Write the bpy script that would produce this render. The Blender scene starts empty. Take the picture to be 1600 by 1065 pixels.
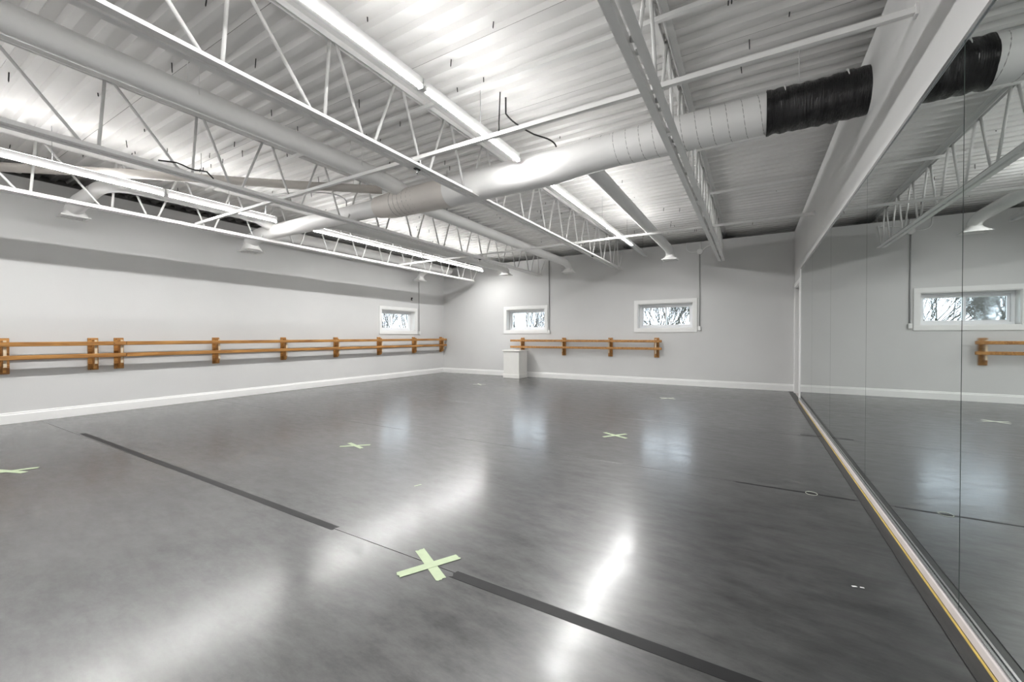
import bpy, math, random
import numpy as np
from mathutils import Vector, Matrix

S = bpy.context.scene
C = S.collection
rnd = random.Random(7)

# ------------------------------------------------------------------ camera
CAM_H = 1.10
F_PX = 640.76
YAW, PITCH, ROLL = 0.530676, -0.0114188, -0.001495
cd = bpy.data.cameras.new('camera')
cd.sensor_fit = 'HORIZONTAL'; cd.sensor_width = 36.0
cd.lens = 36.0 * F_PX / 1600.0
cd.clip_start = 0.02; cd.clip_end = 400
cam = bpy.data.objects.new('camera', cd); C.objects.link(cam)
fw = Vector((-math.sin(YAW) * math.cos(PITCH), math.cos(YAW) * math.cos(PITCH), math.sin(PITCH)))
rt = Vector((math.cos(YAW), math.sin(YAW), 0)); up = rt.cross(fw)
r2 = rt * math.cos(ROLL) + up * math.sin(ROLL)
u2 = up * math.cos(ROLL) - rt * math.sin(ROLL)
m = Matrix((r2, u2, -fw)).transposed().to_4x4(); m.translation = (0, 0, CAM_H)
cam.matrix_world = m
S.camera = cam

# ------------------------------------------------------------------ world, exposure
LED = 91.0          # radiance of the lit LED lenses
w = bpy.data.worlds.new('world'); S.world = w; w.use_nodes = True
bg = w.node_tree.nodes['Background']
bg.inputs['Color'].default_value = (0.80, 0.89, 1.0, 1)
bg.inputs['Strength'].default_value = 2.3
S.view_settings.view_transform = 'Standard'
S.view_settings.look = 'None'
S.view_settings.gamma = 1.0
S.view_settings.use_curve_mapping = False
S.view_settings.exposure = 1.27

# ------------------------------------------------------------------ key dimensions
XL0, XLS = -8.117, -0.008       # left wall plane: x = XL0 + XLS*y
YF = 9.82                       # far wall
XR = 0.705                      # mirror wall surface
XM = 0.695                      # mirror face
YB = -2.2                       # wall behind the camera
ZW = 3.16                       # top of the walls
ZD = 3.33                       # underside of the roof deck
PITCH_D = 0.1635
JX = [-6.905, -4.765, -2.70, -0.565]

# ------------------------------------------------------------------ materials
def nodes(name):
    mt = bpy.data.materials.new(name); mt.use_nodes = True
    nt = mt.node_tree
    return mt, nt, nt.nodes['Principled BSDF']

def mat(name, col, rough=0.5, metal=0.0, spec=0.5, noise=0.0, scale=3.0, bump=0.0, bscale=60.0, stretch=(1, 1, 1), coord='Object'):
    mt, nt, b = nodes(name)
    b.inputs['Base Color'].default_value = (*col, 1)
    b.inputs['Roughness'].default_value = rough
    b.inputs['Metallic'].default_value = metal
    b.inputs['Specular IOR Level'].default_value = spec
    if noise or bump:
        tc = nt.nodes.new('ShaderNodeTexCoord'); mp = nt.nodes.new('ShaderNodeMapping')
        mp.inputs['Scale'].default_value = stretch
        nt.links.new(tc.outputs[coord], mp.inputs['Vector'])
    if noise:
        n = nt.nodes.new('ShaderNodeTexNoise'); n.inputs['Scale'].default_value = scale; n.inputs['Detail'].default_value = 6
        nt.links.new(mp.outputs['Vector'], n.inputs['Vector'])
        r = nt.nodes.new('ShaderNodeValToRGB')
        r.color_ramp.elements[0].position = 0.3; r.color_ramp.elements[1].position = 0.7
        r.color_ramp.elements[0].color = (*[c * (1 - noise) for c in col], 1)
        r.color_ramp.elements[1].color = (*[min(1, c * (1 + noise)) for c in col], 1)
        nt.links.new(n.outputs['Fac'], r.inputs['Fac']); nt.links.new(r.outputs['Color'], b.inputs['Base Color'])
    if bump:
        n2 = nt.nodes.new('ShaderNodeTexNoise'); n2.inputs['Scale'].default_value = bscale; n2.inputs['Detail'].default_value = 4
        nt.links.new(mp.outputs['Vector'], n2.inputs['Vector'])
        bp = nt.nodes.new('ShaderNodeBump'); bp.inputs['Strength'].default_value = bump; bp.inputs['Distance'].default_value = 0.01
        nt.links.new(n2.outputs['Fac'], bp.inputs['Height']); nt.links.new(bp.outputs['Normal'], b.inputs['Normal'])
    return mt

M = {}
M['wall'] = mat('grey_wall_paint', (0.66, 0.66, 0.655), 0.55, spec=0.35, noise=0.025, scale=1.2, bump=0.04, bscale=40)
M['trim'] = mat('white_trim_paint', (0.87, 0.87, 0.86), 0.35, spec=0.5, noise=0.015, scale=4)
M['deck'] = mat('white_deck_paint', (0.87, 0.858, 0.845), 0.5, spec=0.4, noise=0.06, scale=1.6, stretch=(0.5, 1.5, 1))
M['steel'] = mat('white_steel_paint', (0.87, 0.865, 0.855), 0.42, spec=0.5, noise=0.03, scale=5)
M['duct'] = mat('white_duct_paint', (0.86, 0.855, 0.845), 0.42, spec=0.5, noise=0.03, scale=3)
M['duct_warm'] = mat('shaded_duct_paint', (0.72, 0.68, 0.64), 0.45, spec=0.45, noise=0.05, scale=3)  # tan puts the diagonal pipe's shading into its colour; the reducer shares it
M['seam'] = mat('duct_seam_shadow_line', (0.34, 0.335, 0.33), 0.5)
M['housing'] = mat('white_fixture_housing', (0.78, 0.78, 0.78), 0.35)
M['lens_off'] = mat('unlit_white_lens', (0.72, 0.73, 0.74), 0.3)
M['block'] = mat('raw_block', (0.16, 0.155, 0.15), 0.9, noise=0.2, scale=8)
M['chrome'] = mat('aluminium_channel', (0.75, 0.75, 0.76), 0.25, metal=1.0)
M['sill'] = mat('sill_paint', (0.62, 0.57, 0.56), 0.5, noise=0.06, scale=12)
M['yellow'] = mat('yellow_tape', (0.62, 0.46, 0.12), 0.5, noise=0.15, scale=20)
M['black'] = mat('black_rubber', (0.02, 0.02, 0.02), 0.45, noise=0.3, scale=20)
M['green_tape'] = mat('pale_green_tape', (0.42, 0.50, 0.33), 0.6, noise=0.05, scale=25)
M['white_tape'] = mat('white_tape', (0.62, 0.64, 0.55), 0.6, noise=0.05, scale=25)
M['seam_tape'] = mat('black_floor_tape', (0.010, 0.010, 0.011), 0.5, spec=0.3, noise=0.2, scale=15)
M['conduit'] = mat('grey_conduit', (0.42, 0.42, 0.42), 0.4)
M['vinyl'] = mat('white_window_vinyl', (0.88, 0.89, 0.91), 0.35)
M['cabinet'] = mat('white_cabinet_paint', (0.80, 0.79, 0.76), 0.4, noise=0.015, scale=6)
M['screw'] = mat('dark_screw', (0.03, 0.03, 0.03), 0.5)
M['bark'] = mat('tree_bark', (0.085, 0.078, 0.07), 0.9, noise=0.25, scale=4)
M['grass'] = mat('dull_grass', (0.20, 0.23, 0.13), 0.95, noise=0.25, scale=0.5)
M['evergreen'] = mat('evergreen_foliage', (0.10, 0.15, 0.08), 0.9, noise=0.3, scale=3)

def lens_material(name, strength):
    mt, nt, b = nodes(name)
    b.inputs['Base Color'].default_value = (0.9, 0.9, 0.9, 1)
    b.inputs['Emission Color'].default_value = (1.0, 0.992, 0.975, 1)
    b.inputs['Emission Strength'].default_value = strength
    return mt
M['lens'] = lens_material('lit_led_lens', LED)
M['lens_side'] = lens_material('glowing_lens_side', LED * 0.09)
M['deck_glow'] = lens_material('added_uplight_glow', LED * 0.085)  # added emitter on the fixture tops, brightens the deck above them

def wood_material():
    mt, nt, b = nodes('stained_pine')
    tc = nt.nodes.new('ShaderNodeTexCoord'); mp = nt.nodes.new('ShaderNodeMapping')
    mp.inputs['Scale'].default_value = (14, 1.2, 14)
    n = nt.nodes.new('ShaderNodeTexNoise'); n.inputs['Scale'].default_value = 2.5; n.inputs['Detail'].default_value = 8; n.inputs['Distortion'].default_value = 0.6
    r = nt.nodes.new('ShaderNodeValToRGB')
    e = r.color_ramp.elements
    e[0].position = 0.28; e[0].color = (0.25, 0.10, 0.024, 1)
    e[1].position = 0.72; e[1].color = (0.60, 0.31, 0.092, 1)
    v = nt.nodes.new('ShaderNodeTexVoronoi'); v.inputs['Scale'].default_value = 2.2
    kr = nt.nodes.new('ShaderNodeValToRGB'); kr.color_ramp.elements[0].position = 0.03; kr.color_ramp.elements[1].position = 0.07
    kr.color_ramp.elements[0].color = (0.25, 0.2, 0.15, 1); kr.color_ramp.elements[1].color = (1, 1, 1, 1)
    mp2 = nt.nodes.new('ShaderNodeMapping'); mp2.inputs['Scale'].default_value = (3, 2, 3)
    mx = nt.nodes.new('ShaderNodeMix'); mx.data_type = 'RGBA'; mx.blend_type = 'MULTIPLY'; mx.inputs['Factor'].default_value = 1
    L = nt.links.new
    L(tc.outputs['Object'], mp.inputs['Vector']); L(mp.outputs['Vector'], n.inputs['Vector']); L(n.outputs['Fac'], r.inputs['Fac'])
    L(tc.outputs['Object'], mp2.inputs['Vector']); L(mp2.outputs['Vector'], v.inputs['Vector']); L(v.outputs['Distance'], kr.inputs['Fac'])
    L(r.outputs['Color'], mx.inputs[6]); L(kr.outputs['Color'], mx.inputs[7]); L(mx.outputs[2], b.inputs['Base Color'])
    b.inputs['Roughness'].default_value = 0.45
    return mt
M['wood'] = wood_material()
M['lit_wood'] = mat('lit_edge_wood', (0.70, 0.58, 0.42), 0.5, noise=0.08, scale=10)  # wood lightened to paint the light on the arms' front ends

def floor_material():
    mt, nt, b = nodes('grey_dance_vinyl')
    L = nt.links.new
    tc = nt.nodes.new('ShaderNodeTexCoord')
    # broad clouding
    n1 = nt.nodes.new('ShaderNodeTexNoise'); n1.inputs['Scale'].default_value = 1.1; n1.inputs['Detail'].default_value = 9; n1.inputs['Roughness'].default_value = 0.62
    L(tc.outputs['Object'], n1.inputs['Vector'])
    # brushed scuffing, two directions
    mpa = nt.nodes.new('ShaderNodeMapping'); mpa.inputs['Scale'].default_value = (1.2, 4, 1); mpa.inputs['Rotation'].default_value = (0, 0, 0.35)
    n2 = nt.nodes.new('ShaderNodeTexNoise'); n2.inputs['Scale'].default_value = 3.0; n2.inputs['Detail'].default_value = 8; n2.inputs['Roughness'].default_value = 0.7
    L(tc.outputs['Object'], mpa.inputs['Vector']); L(mpa.outputs['Vector'], n2.inputs['Vector'])
    # fine scratches
    mpb = nt.nodes.new('ShaderNodeMapping'); mpb.inputs['Scale'].default_value = (0.35, 60, 1); mpb.inputs['Rotation'].default_value = (0, 0, -0.6)
    n3 = nt.nodes.new('ShaderNodeTexNoise'); n3.inputs['Scale'].default_value = 5.0; n3.inputs['Detail'].default_value = 0
    L(tc.outputs['Object'], mpb.inputs['Vector']); L(mpb.outputs['Vector'], n3.inputs['Vector'])
    sc = nt.nodes.new('ShaderNodeValToRGB'); sc.color_ramp.elements[0].position = 0.66; sc.color_ramp.elements[1].position = 0.76
    L(n3.outputs['Fac'], sc.inputs['Fac'])
    add = nt.nodes.new('ShaderNodeMath'); add.operation = 'MULTIPLY_ADD'; add.inputs[1].default_value = 0.55
    L(n2.outputs['Fac'], add.inputs[0])
    sub = nt.nodes.new('ShaderNodeMath'); sub.operation = 'MULTIPLY'; sub.inputs[1].default_value = 0.45
    L(n1.outputs['Fac'], sub.inputs[0]); L(sub.outputs[0], add.inputs[2])
    r = nt.nodes.new('ShaderNodeValToRGB'); e = r.color_ramp.elements
    e[0].position = 0.38; e[0].color = (0.011, 0.011, 0.0125, 1)
    e[1].position = 0.64; e[1].color = (0.058, 0.058, 0.058, 1)
    L(add.outputs[0], r.inputs['Fac'])
    mx = nt.nodes.new('ShaderNodeMix'); mx.data_type = 'RGBA'; mx.inputs[7].default_value = (0.13, 0.13, 0.127, 1)
    mf = nt.nodes.new('ShaderNodeMath'); mf.operation = 'MULTIPLY'; mf.inputs[1].default_value = 0.0
    L(sc.outputs['Color'], mf.inputs[0]); L(mf.outputs[0], mx.inputs['Factor'])
    L(r.outputs['Color'], mx.inputs[6]); L(mx.outputs[2], b.inputs['Base Color'])
    rr = nt.nodes.new('ShaderNodeMapRange'); rr.inputs['From Min'].default_value = 0.3; rr.inputs['From Max'].default_value = 0.7
    rr.inputs['To Min'].default_value = 0.30; rr.inputs['To Max'].default_value = 0.46
    L(add.outputs[0], rr.inputs['Value']); L(rr.outputs['Result'], b.inputs['Roughness'])
    b.inputs['Specular IOR Level'].default_value = 0.85
    b.inputs['Coat Weight'].default_value = 0.65; b.inputs['Coat IOR'].default_value = 1.55
    b.inputs['Coat Roughness'].default_value = 0.19
    mpc = nt.nodes.new('ShaderNodeMapping'); mpc.inputs['Scale'].default_value = (1, 2.4, 1); mpc.inputs['Rotation'].default_value = (0, 0, 0.3)
    n5 = nt.nodes.new('ShaderNodeTexNoise'); n5.inputs['Scale'].default_value = 5.0; n5.inputs['Detail'].default_value = 8; n5.inputs['Roughness'].default_value = 0.72
    L(tc.outputs['Object'], mpc.inputs['Vector']); L(mpc.outputs['Vector'], n5.inputs['Vector'])
    r5 = nt.nodes.new('ShaderNodeMapRange'); r5.inputs['From Min'].default_value = 0.30; r5.inputs['From Max'].default_value = 0.70
    r5.inputs['To Min'].default_value = 0.95; r5.inputs['To Max'].default_value = 0.25
    L(n5.outputs['Fac'], r5.inputs['Value']); L(r5.outputs['Result'], b.inputs['Coat Weight'])
    sp_ = nt.nodes.new('ShaderNodeMapRange'); sp_.inputs['From Min'].default_value = 0.32; sp_.inputs['From Max'].default_value = 0.68
    sp_.inputs['To Min'].default_value = 0.55; sp_.inputs['To Max'].default_value = 1.15
    L(n5.outputs['Fac'], sp_.inputs['Value']); L(sp_.outputs['Result'], b.inputs['Specular IOR Level'])
    nb = nt.nodes.new('ShaderNodeTexNoise'); nb.inputs['Scale'].default_value = 2.2; nb.inputs['Detail'].default_value = 5
    L(tc.outputs['Object'], nb.inputs['Vector'])
    bp = nt.nodes.new('ShaderNodeBump'); bp.inputs['Strength'].default_value = 0.22; bp.inputs['Distance'].default_value = 0.02
    L(nb.outputs['Fac'], bp.inputs['Height']); L(bp.outputs['Normal'], b.inputs['Normal'])
    return mt
M['floor'] = floor_material()
M['edge_strip'] = mat('dark_floor_edge', (0.030, 0.029, 0.028), 0.4, noise=0.35, scale=6, stretch=(8, 0.7, 1))

def mirror_material():
    mt, nt, b = nodes('mirror_glass')
    L = nt.links.new
    b.inputs['Metallic'].default_value = 1.0
    b.inputs['Base Color'].default_value = (0.80, 0.845, 0.835, 1)
    tc = nt.nodes.new('ShaderNodeTexCoord'); mp = nt.nodes.new('ShaderNodeMapping'); mp.inputs['Scale'].default_value = (1, 3, 0.6)
    n = nt.nodes.new('ShaderNodeTexNoise'); n.inputs['Scale'].default_value = 2.0; n.inputs['Detail'].default_value = 6
    L(tc.outputs['Object'], mp.inputs['Vector']); L(mp.outputs['Vector'], n.inputs['Vector'])
    mr = nt.nodes.new('ShaderNodeMapRange'); mr.inputs['From Min'].default_value = 0.5; mr.inputs['From Max'].default_value = 0.8
    mr.inputs['To Min'].default_value = 0.0; mr.inputs['To Max'].default_value = 0.06
    L(n.outputs['Fac'], mr.inputs['Value']); L(mr.outputs['Result'], b.inputs['Roughness'])
    return mt
M['mirror'] = mirror_material()
M['mirror_edge'] = mat('mirror_glass_edge', (0.10, 0.13, 0.12), 0.2)

def pane_material():
    mt = bpy.data.materials.new('window_glass'); mt.use_nodes = True
    nt = mt.node_tree; nt.nodes.clear(); L = nt.links.new
    o = nt.nodes.new('ShaderNodeOutputMaterial'); t = nt.nodes.new('ShaderNodeBsdfTransparent'); g = nt.nodes.new('ShaderNodeBsdfGlossy')
    t.inputs['Color'].default_value = (0.95, 0.97, 0.97, 1); g.inputs['Roughness'].default_value = 0.02
    f = nt.nodes.new('ShaderNodeFresnel'); f.inputs['IOR'].default_value = 1.3
    mx = nt.nodes.new('ShaderNodeMixShader')
    L(f.outputs[0], mx.inputs[0]); L(t.outputs[0], mx.inputs[1]); L(g.outputs[0], mx.inputs[2]); L(mx.outputs[0], o.inputs['Surface'])
    return mt
M['pane'] = pane_material()

def wrap_material():
    mt, nt, b = nodes('black_plastic_wrap')
    L = nt.links.new
    b.inputs['Base Color'].default_value = (0.018, 0.018, 0.019, 1)
    b.inputs['Roughness'].default_value = 0.16
    tc = nt.nodes.new('ShaderNodeTexCoord'); mp = nt.nodes.new('ShaderNodeMapping'); mp.inputs['Scale'].default_value = (110, 3, 3)
    n = nt.nodes.new('ShaderNodeTexNoise'); n.inputs['Scale'].default_value = 1.2; n.inputs['Detail'].default_value = 4; n.inputs['Distortion'].default_value = 0.7
    bp = nt.nodes.new('ShaderNodeBump'); bp.inputs['Strength'].default_value = 1.0; bp.inputs['Distance'].default_value = 0.03
    L(tc.outputs['Object'], mp.inputs['Vector']); L(mp.outputs['Vector'], n.inputs['Vector']); L(n.outputs['Fac'], bp.inputs['Height']); L(bp.outputs['Normal'], b.inputs['Normal'])
    return mt
M['wrap'] = wrap_material()

# ------------------------------------------------------------------ mesh helpers
class MB:
    """collects quads and triangles for one mesh; coordinates are world coordinates"""
    def __init__(s, xf=None):
        s.v = []; s.f = []; s.xf = xf; s.smooth = []
    def add(s, vs, fs, smooth=False):
        o = len(s.v); s.v += [tuple(p) for p in vs]; s.f += [tuple(i + o for i in f) for f in fs]; s.smooth += [smooth] * len(fs)
        return s
    def box(s, x0, x1, y0, y1, z0, z1):
        v = [(x0, y0, z0), (x1, y0, z0), (x1, y1, z0), (x0, y1, z0), (x0, y0, z1), (x1, y0, z1), (x1, y1, z1), (x0, y1, z1)]
        return s.add(v, [(0, 3, 2, 1), (4, 5, 6, 7), (0, 1, 5, 4), (1, 2, 6, 5), (2, 3, 7, 6), (3, 0, 4, 7)])
    def bbox(s, x0, x1, y0, y1, z0, z1, b=0.004):
        """box with chamfered edges"""
        lo = (x0, y0, z0); hi = (x1, y1, z1); vs = []; idx = {}
        for sx in (0, 1):
            for sy in (0, 1):
                for sz in (0, 1):
                    c = [(lo, hi)[q][k] for k, q in enumerate((sx, sy, sz))]
                    d = [b if q == 0 else -b for q in (sx, sy, sz)]
                    for ax in range(3):
                        p = [c[k] + (0 if k == ax else d[k]) for k in range(3)]
                        idx[(sx, sy, sz, ax)] = len(vs); vs.append(p)
        fs = []
        for ax in range(3):
            for q in (0, 1):
                o = [k for k in range(3) if k != ax]
                ring = []
                for a, bb in ((0, 0), (1, 0), (1, 1), (0, 1)):
                    k = [0, 0, 0]; k[ax] = q; k[o[0]] = a; k[o[1]] = bb
                    ring.append(idx[(*k, ax)])
                fs.append(ring)
        for ax in range(3):
            o = [k for k in range(3) if k != ax]
            for a in (0, 1):
                for bb in (0, 1):
                    k0 = [0, 0, 0]; k1 = [0, 0, 0]; k1[ax] = 1
                    for k in (k0, k1): k[o[0]] = a; k[o[1]] = bb
                    fs.append([idx[(*k0, o[0])], idx[(*k0, o[1])], idx[(*k1, o[1])], idx[(*k1, o[0])]])
        for sx in (0, 1):
            for sy in (0, 1):
                for sz in (0, 1):
                    fs.append([idx[(sx, sy, sz, a)] for a in range(3)])
        # orient outward
        cen = Vector(((x0 + x1) / 2, (y0 + y1) / 2, (z0 + z1) / 2)); out = []
        for f in fs:
            P = [Vector(vs[i]) for i in f]; n = (P[1] - P[0]).cross(P[2] - P[0]); mc = sum(P, Vector()) / len(P)
            out.append(f if n.dot(mc - cen) > 0 else f[::-1])
        return s.add(vs, out)
    def tube(s, pts, r, n=12, cap=True, r2=None):
        """round tube along a polyline; r one radius or one per point"""
        P = [Vector(p) for p in pts]; k = len(P)
        R = r if isinstance(r, (list, tuple)) else [r] * k
        vs = []; fs = []; prev = None
        for i, p in enumerate(P):
            t = (P[min(i + 1, k - 1)] - P[max(i - 1, 0)]).normalized()
            if prev is None:
                a = Vector((0, 0, 1)) if abs(t.z) < 0.9 else Vector((1, 0, 0))
                u = t.cross(a).normalized()
            else:
                u = (prev - t * prev.dot(t)).normalized()
            prev = u; v = t.cross(u)
            for j in range(n):
                an = 2 * math.pi * j / n
                vs.append(p + (u * math.cos(an) + v * math.sin(an)) * R[i])
        for i in range(k - 1):
            for j in range(n):
                a = i * n + j; b = i * n + (j + 1) % n
                fs.append((a, b, b + n, a + n))
        s.add(vs, fs, True)
        if cap:
            o = len(s.v) - len(vs)
            s.f.append(tuple(o + j for j in range(n))[::-1]); s.smooth.append(False)
            s.f.append(tuple(o + (k - 1) * n + j for j in range(n))); s.smooth.append(False)
        return s
    def loft(s, rings, cap=True, smooth=True):
        n = len(rings[0]); vs = [p for r in rings for p in r]; fs = []
        for i in range(len(rings) - 1):
            for j in range(n):
                a = i * n + j; b = i * n + (j + 1) % n
                fs.append((a, b, b + n, a + n))
        s.add(vs, fs, smooth)
        if cap:
            o = len(s.v) - len(vs)
            s.f.append(tuple(o + j for j in range(n))[::-1]); s.smooth.append(False)
            s.f.append(tuple(o + (len(rings) - 1) * n + j for j in range(n))); s.smooth.append(False)
        return s
    def prism_y(s, prof, y0, y1):
        """extrude an (x, z) outline along y"""
        n = len(prof)
        return s.loft([[(x, y0, z) for x, z in prof], [(x, y1, z) for x, z in prof]], True, False)
    def mesh(s, name, org=(0, 0, 0)):
        me = bpy.data.meshes.new(name)
        v = [s.xf(p) for p in s.v] if s.xf else s.v
        v = [(p[0] - org[0], p[1] - org[1], p[2] - org[2]) for p in v]
        me.from_pydata(v, [], s.f); me.update()
        me.polygons.foreach_set('use_smooth', s.smooth)
        return me

def thing(name, label, cat, loc=(0, 0, 0), group=None):
    o = bpy.data.objects.new(name, None); C.objects.link(o); o.location = loc
    o.empty_display_size = 0.1
    o['label'] = label; o['category'] = cat
    if group: o['group'] = group
    return o

def org_of(o):
    while o.parent: o = o.parent
    return tuple(o.location)

def part(parent, name, mb, mt, label=None, kind=None):
    org = org_of(parent)
    me = mb if isinstance(mb, bpy.types.Mesh) else mb.mesh(name, org)
    if not me.materials: me.materials.append(M[mt])
    o = bpy.data.objects.new(name, me); C.objects.link(o); o.parent = parent
    if label: o['label'] = label
    if kind: o['kind'] = kind
    return o

def solo(name, mb, mt, label, cat, loc=(0, 0, 0), group=None):
    me = mb.mesh(name, loc); me.materials.append(M[mt])
    o = bpy.data.objects.new(name, me); C.objects.link(o); o.location = loc
    o['label'] = label; o['category'] = cat
    if group: o['group'] = group
    return o

def struct(name, mb, mt, label, loc=(0, 0, 0)):
    if mb is None:
        o = bpy.data.objects.new(name, None); o.location = loc
    else:
        me = mb.mesh(name, loc); me.materials.append(M[mt]); o = bpy.data.objects.new(name, me); o.location = loc
    C.objects.link(o)
    o['kind'] = 'structure'; o['label'] = label; o['category'] = name.split('_')[0]
    return o

def left_xf(p):            # local x = distance into the room from the left wall
    return (XL0 + XLS * p[1] + p[0], p[1], p[2])

def wall_with_holes(mb, u0, u1, z0, z1, holes, put):
    us = sorted({u0, u1, *[h[0] for h in holes], *[h[1] for h in holes]})
    zs = sorted({z0, z1, *[h[2] for h in holes], *[h[3] for h in holes]})
    for i in range(len(us) - 1):
        for j in range(len(zs) - 1):
            uc, zc = (us[i] + us[i + 1]) / 2, (zs[j] + zs[j + 1]) / 2
            if any(h[0] < uc < h[1] and h[2] < zc < h[3] for h in holes): continue
            put(mb, us[i], us[i + 1], zs[j], zs[j + 1])

# ------------------------------------------------------------------ room shell
WT = 0.24       # wall thickness = depth of the window reveals
# outer frame of the casings
W1 = (-6.022, -4.668, 1.175, 1.923)
W2 = (-2.415, -1.050, 1.188, 1.934)
WL = (7.268, 8.645, 1.160, 1.885)
CW = 0.085
inner = lambda w_: (w_[0] + CW, w_[1] - CW, w_[2] + CW, w_[3] - CW)

mb = MB(); wall_with_holes(mb, -8.45, XR + 0.13, 0, ZW, [inner(W1), inner(W2)], lambda b, a, c, d, e: b.box(a, c, YF, YF + WT, d, e))
struct('wall_far', mb, 'wall', 'light grey far wall with two small white windows')
mb = MB(left_xf); wall_with_holes(mb, YB, YF, 0, ZW, [inner(WL)], lambda b, a, c, d, e: b.box(-WT, 0, a, c, d, e))
struct('wall_left', mb, 'wall', 'long light grey side wall carrying the wooden barres')
DY0, DY1, DZ = 8.62, 9.55, 2.02
mb = MB(); wall_with_holes(mb, YB, YF, 0, ZW, [(DY0, DY1, 0, DZ)], lambda b, a, c, d, e: b.box(XR, XR + 0.062, a, c, d, e))
struct('wall_right', mb, 'wall', 'grey wall above and behind the mirrors')
mb = MB(); mb.box(-8.45, XR + 0.12, YB - 0.12, YB, 0, ZD)
struct('wall_back', mb, 'wall', 'grey wall behind the viewpoint')
mb = MB(); mb.box(-8.85, 1.25, 10.62, 10.75, ZW - 0.05, ZD + 0.05); mb.box(-8.85, 1.25, YF + WT, 10.75, ZW - 0.06, ZW - 0.001)
struct('wall_outer_far', mb, 'block', 'dark block ledge above the far wall top')
mb = MB(left_xf); mb.box(-0.62, -0.52, YB - 0.12, 10.75, ZW - 0.05, ZD + 0.05); mb.box(-0.62, -WT, YB - 0.12, 10.75, ZW - 0.06, ZW - 0.001)
struct('wall_outer_left', mb, 'block', 'dark block ledge above the left wall top')
mb = MB(); mb.box(1.15, 1.25, YB - 0.12, 10.75, -0.1, ZD + 0.05)
struct('wall_outer_right', mb, 'block', 'dark wall beyond the mirror partition')

# baseboards with a small bevelled top
BB = 0.14
def base_prof(t, h): return [(0, 0), (t, 0), (t, h * 0.78), (t * 0.7, h * 0.86), (t * 0.7, h * 0.95), (t * 0.35, h), (0, h)]
mb = MB(left_xf); mb.prism_y(base_prof(0.02, BB), YB, YF)
struct('baseboard_left', mb, 'trim', 'tall white baseboard along the left wall')
mb = MB(lambda p: (p[1], YF - p[0], p[2])); mb.prism_y(base_prof(0.02, BB), XL0 + XLS * YF + 0.02, XR)
struct('baseboard_far', mb, 'trim', 'tall white baseboard along the far wall')

# ---- floor: slab plus rolls of dance vinyl laid side by side
mb = MB(); mb.box(-8.5, 1.2, YB - 0.1, 10.1, -0.12, -0.004)
floor = struct('floor', mb, 'edge_strip', 'dark grey glossy dance floor')
seams = [YB, -0.48, 1.50, 3.52, 5.50, 7.52, YF - 0.02]
for i in range(len(seams) - 1):
    mb = MB(); mb.bbox(-8.10, 0.618, seams[i] + 0.002, seams[i + 1] - 0.002, -0.0038, 0.0, 0.001)
    part(floor, 'vinyl_sheet', mb, 'floor')
mb = MB(); mb.bbox(0.622, 0.668, YB, YF - 0.05, -0.0038, 0.0005, 0.001)
part(floor, 'edge_strip', mb, 'edge_strip', 'black rubber strip along the mirrors')
mb = MB(); mb.bbox(0.669, 0.677, YB, 8.45, -0.0038, 0.0012, 0.0005)
part(floor, 'edge_line', mb, 'yellow', 'thin yellow tape line at the foot of the mirrors')
def strip(p0, p1, wd, z=0.0, t=0.0007, jag=0.0, seed=1):
    """a strip of tape lying on the floor, ends slightly torn"""
    r = random.Random(seed); a = Vector((*p0, 0)); b = Vector((*p1, 0)); d = (b - a).normalized(); n = Vector((-d.y, d.x, 0))
    L = (b - a).length; ks = 7
    def ring(zz): 
        q = []
        for k in range(ks): q.append(a + n * wd * (k / (ks - 1) - 0.5) + d * r.uniform(0, jag))
        for k in range(ks): q.append(b + n * wd * (0.5 - k / (ks - 1)) - d * r.uniform(0, jag))
        return q
    q = ring(0); o = MB()
    o.loft([[(p.x, p.y, z) for p in q], [(p.x, p.y, z + t) for p in q]], True, False)
    o.f = [f[::-1] for f in o.f]
    return o
for k, (x0, x1, y, wd) in enumerate([(-6.6, -2.05, 1.505, 0.05), (-1.2, 0.60, 1.49, 0.055), (-0.12, 0.60, 3.515, 0.022), (0.46, 0.66, 5.56, 0.035)]):
    part(floor, 'seam_tape', strip((x0, y + (0.04 if k == 0 else 0)), (x1, y), wd, 0.0003, 0.0006, 0.02, k), 'seam_tape', 'black tape over a floor seam')

# ---- roof deck: separate fluted sheets, each six ribs wide
def deck_profile(y0, ribs):
    """(y, z) outline of the underside from y0"""
    q = []; p = PITCH_D
    for k in range(ribs):
        y = y0 + k * p
        q += [(y, ZD), (y + 0.052, ZD), (y + 0.070, ZD + 0.040), (y + p - 0.018, ZD + 0.040)]
    q.append((y0 + ribs * p - 0.003, ZD + 0.001))
    return q
ceiling = struct('ceiling', None, None, 'white painted corrugated steel roof deck', (0, 0, 0))
y = YB - 0.15; RIBS = 6
while y < 10.6:
    q = deck_profile(y, RIBS); mb = MB(); n = len(q)
    x0, x1 = -8.95, 1.25; t = 0.0012
    vs = [(x0, a, b) for a, b in q] + [(x1, a, b) for a, b in q] + [(x0, a, b + t) for a, b in q] + [(x1, a, b + t) for a, b in q]
    fs = [(i, i + 1, n + i + 1, n + i) for i in range(n - 1)] + [(2 * n + i, 3 * n + i, 3 * n + i + 1, 2 * n + i + 1) for i in range(n - 1)]
    fs += [(0, n, 3 * n, 2 * n), (n - 1, 2 * n + n - 1, 3 * n + n - 1, 2 * n - 1)]
    mb.add(vs, fs); part(ceiling, 'deck_sheet', mb, 'deck')
    y += RIBS * PITCH_D
mb = MB(); mb.box(-8.95, 1.25, YB - 0.3, 10.9, ZD + 0.06, ZD + 0.12)
part(ceiling, 'roof_board', mb, 'block')
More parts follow.
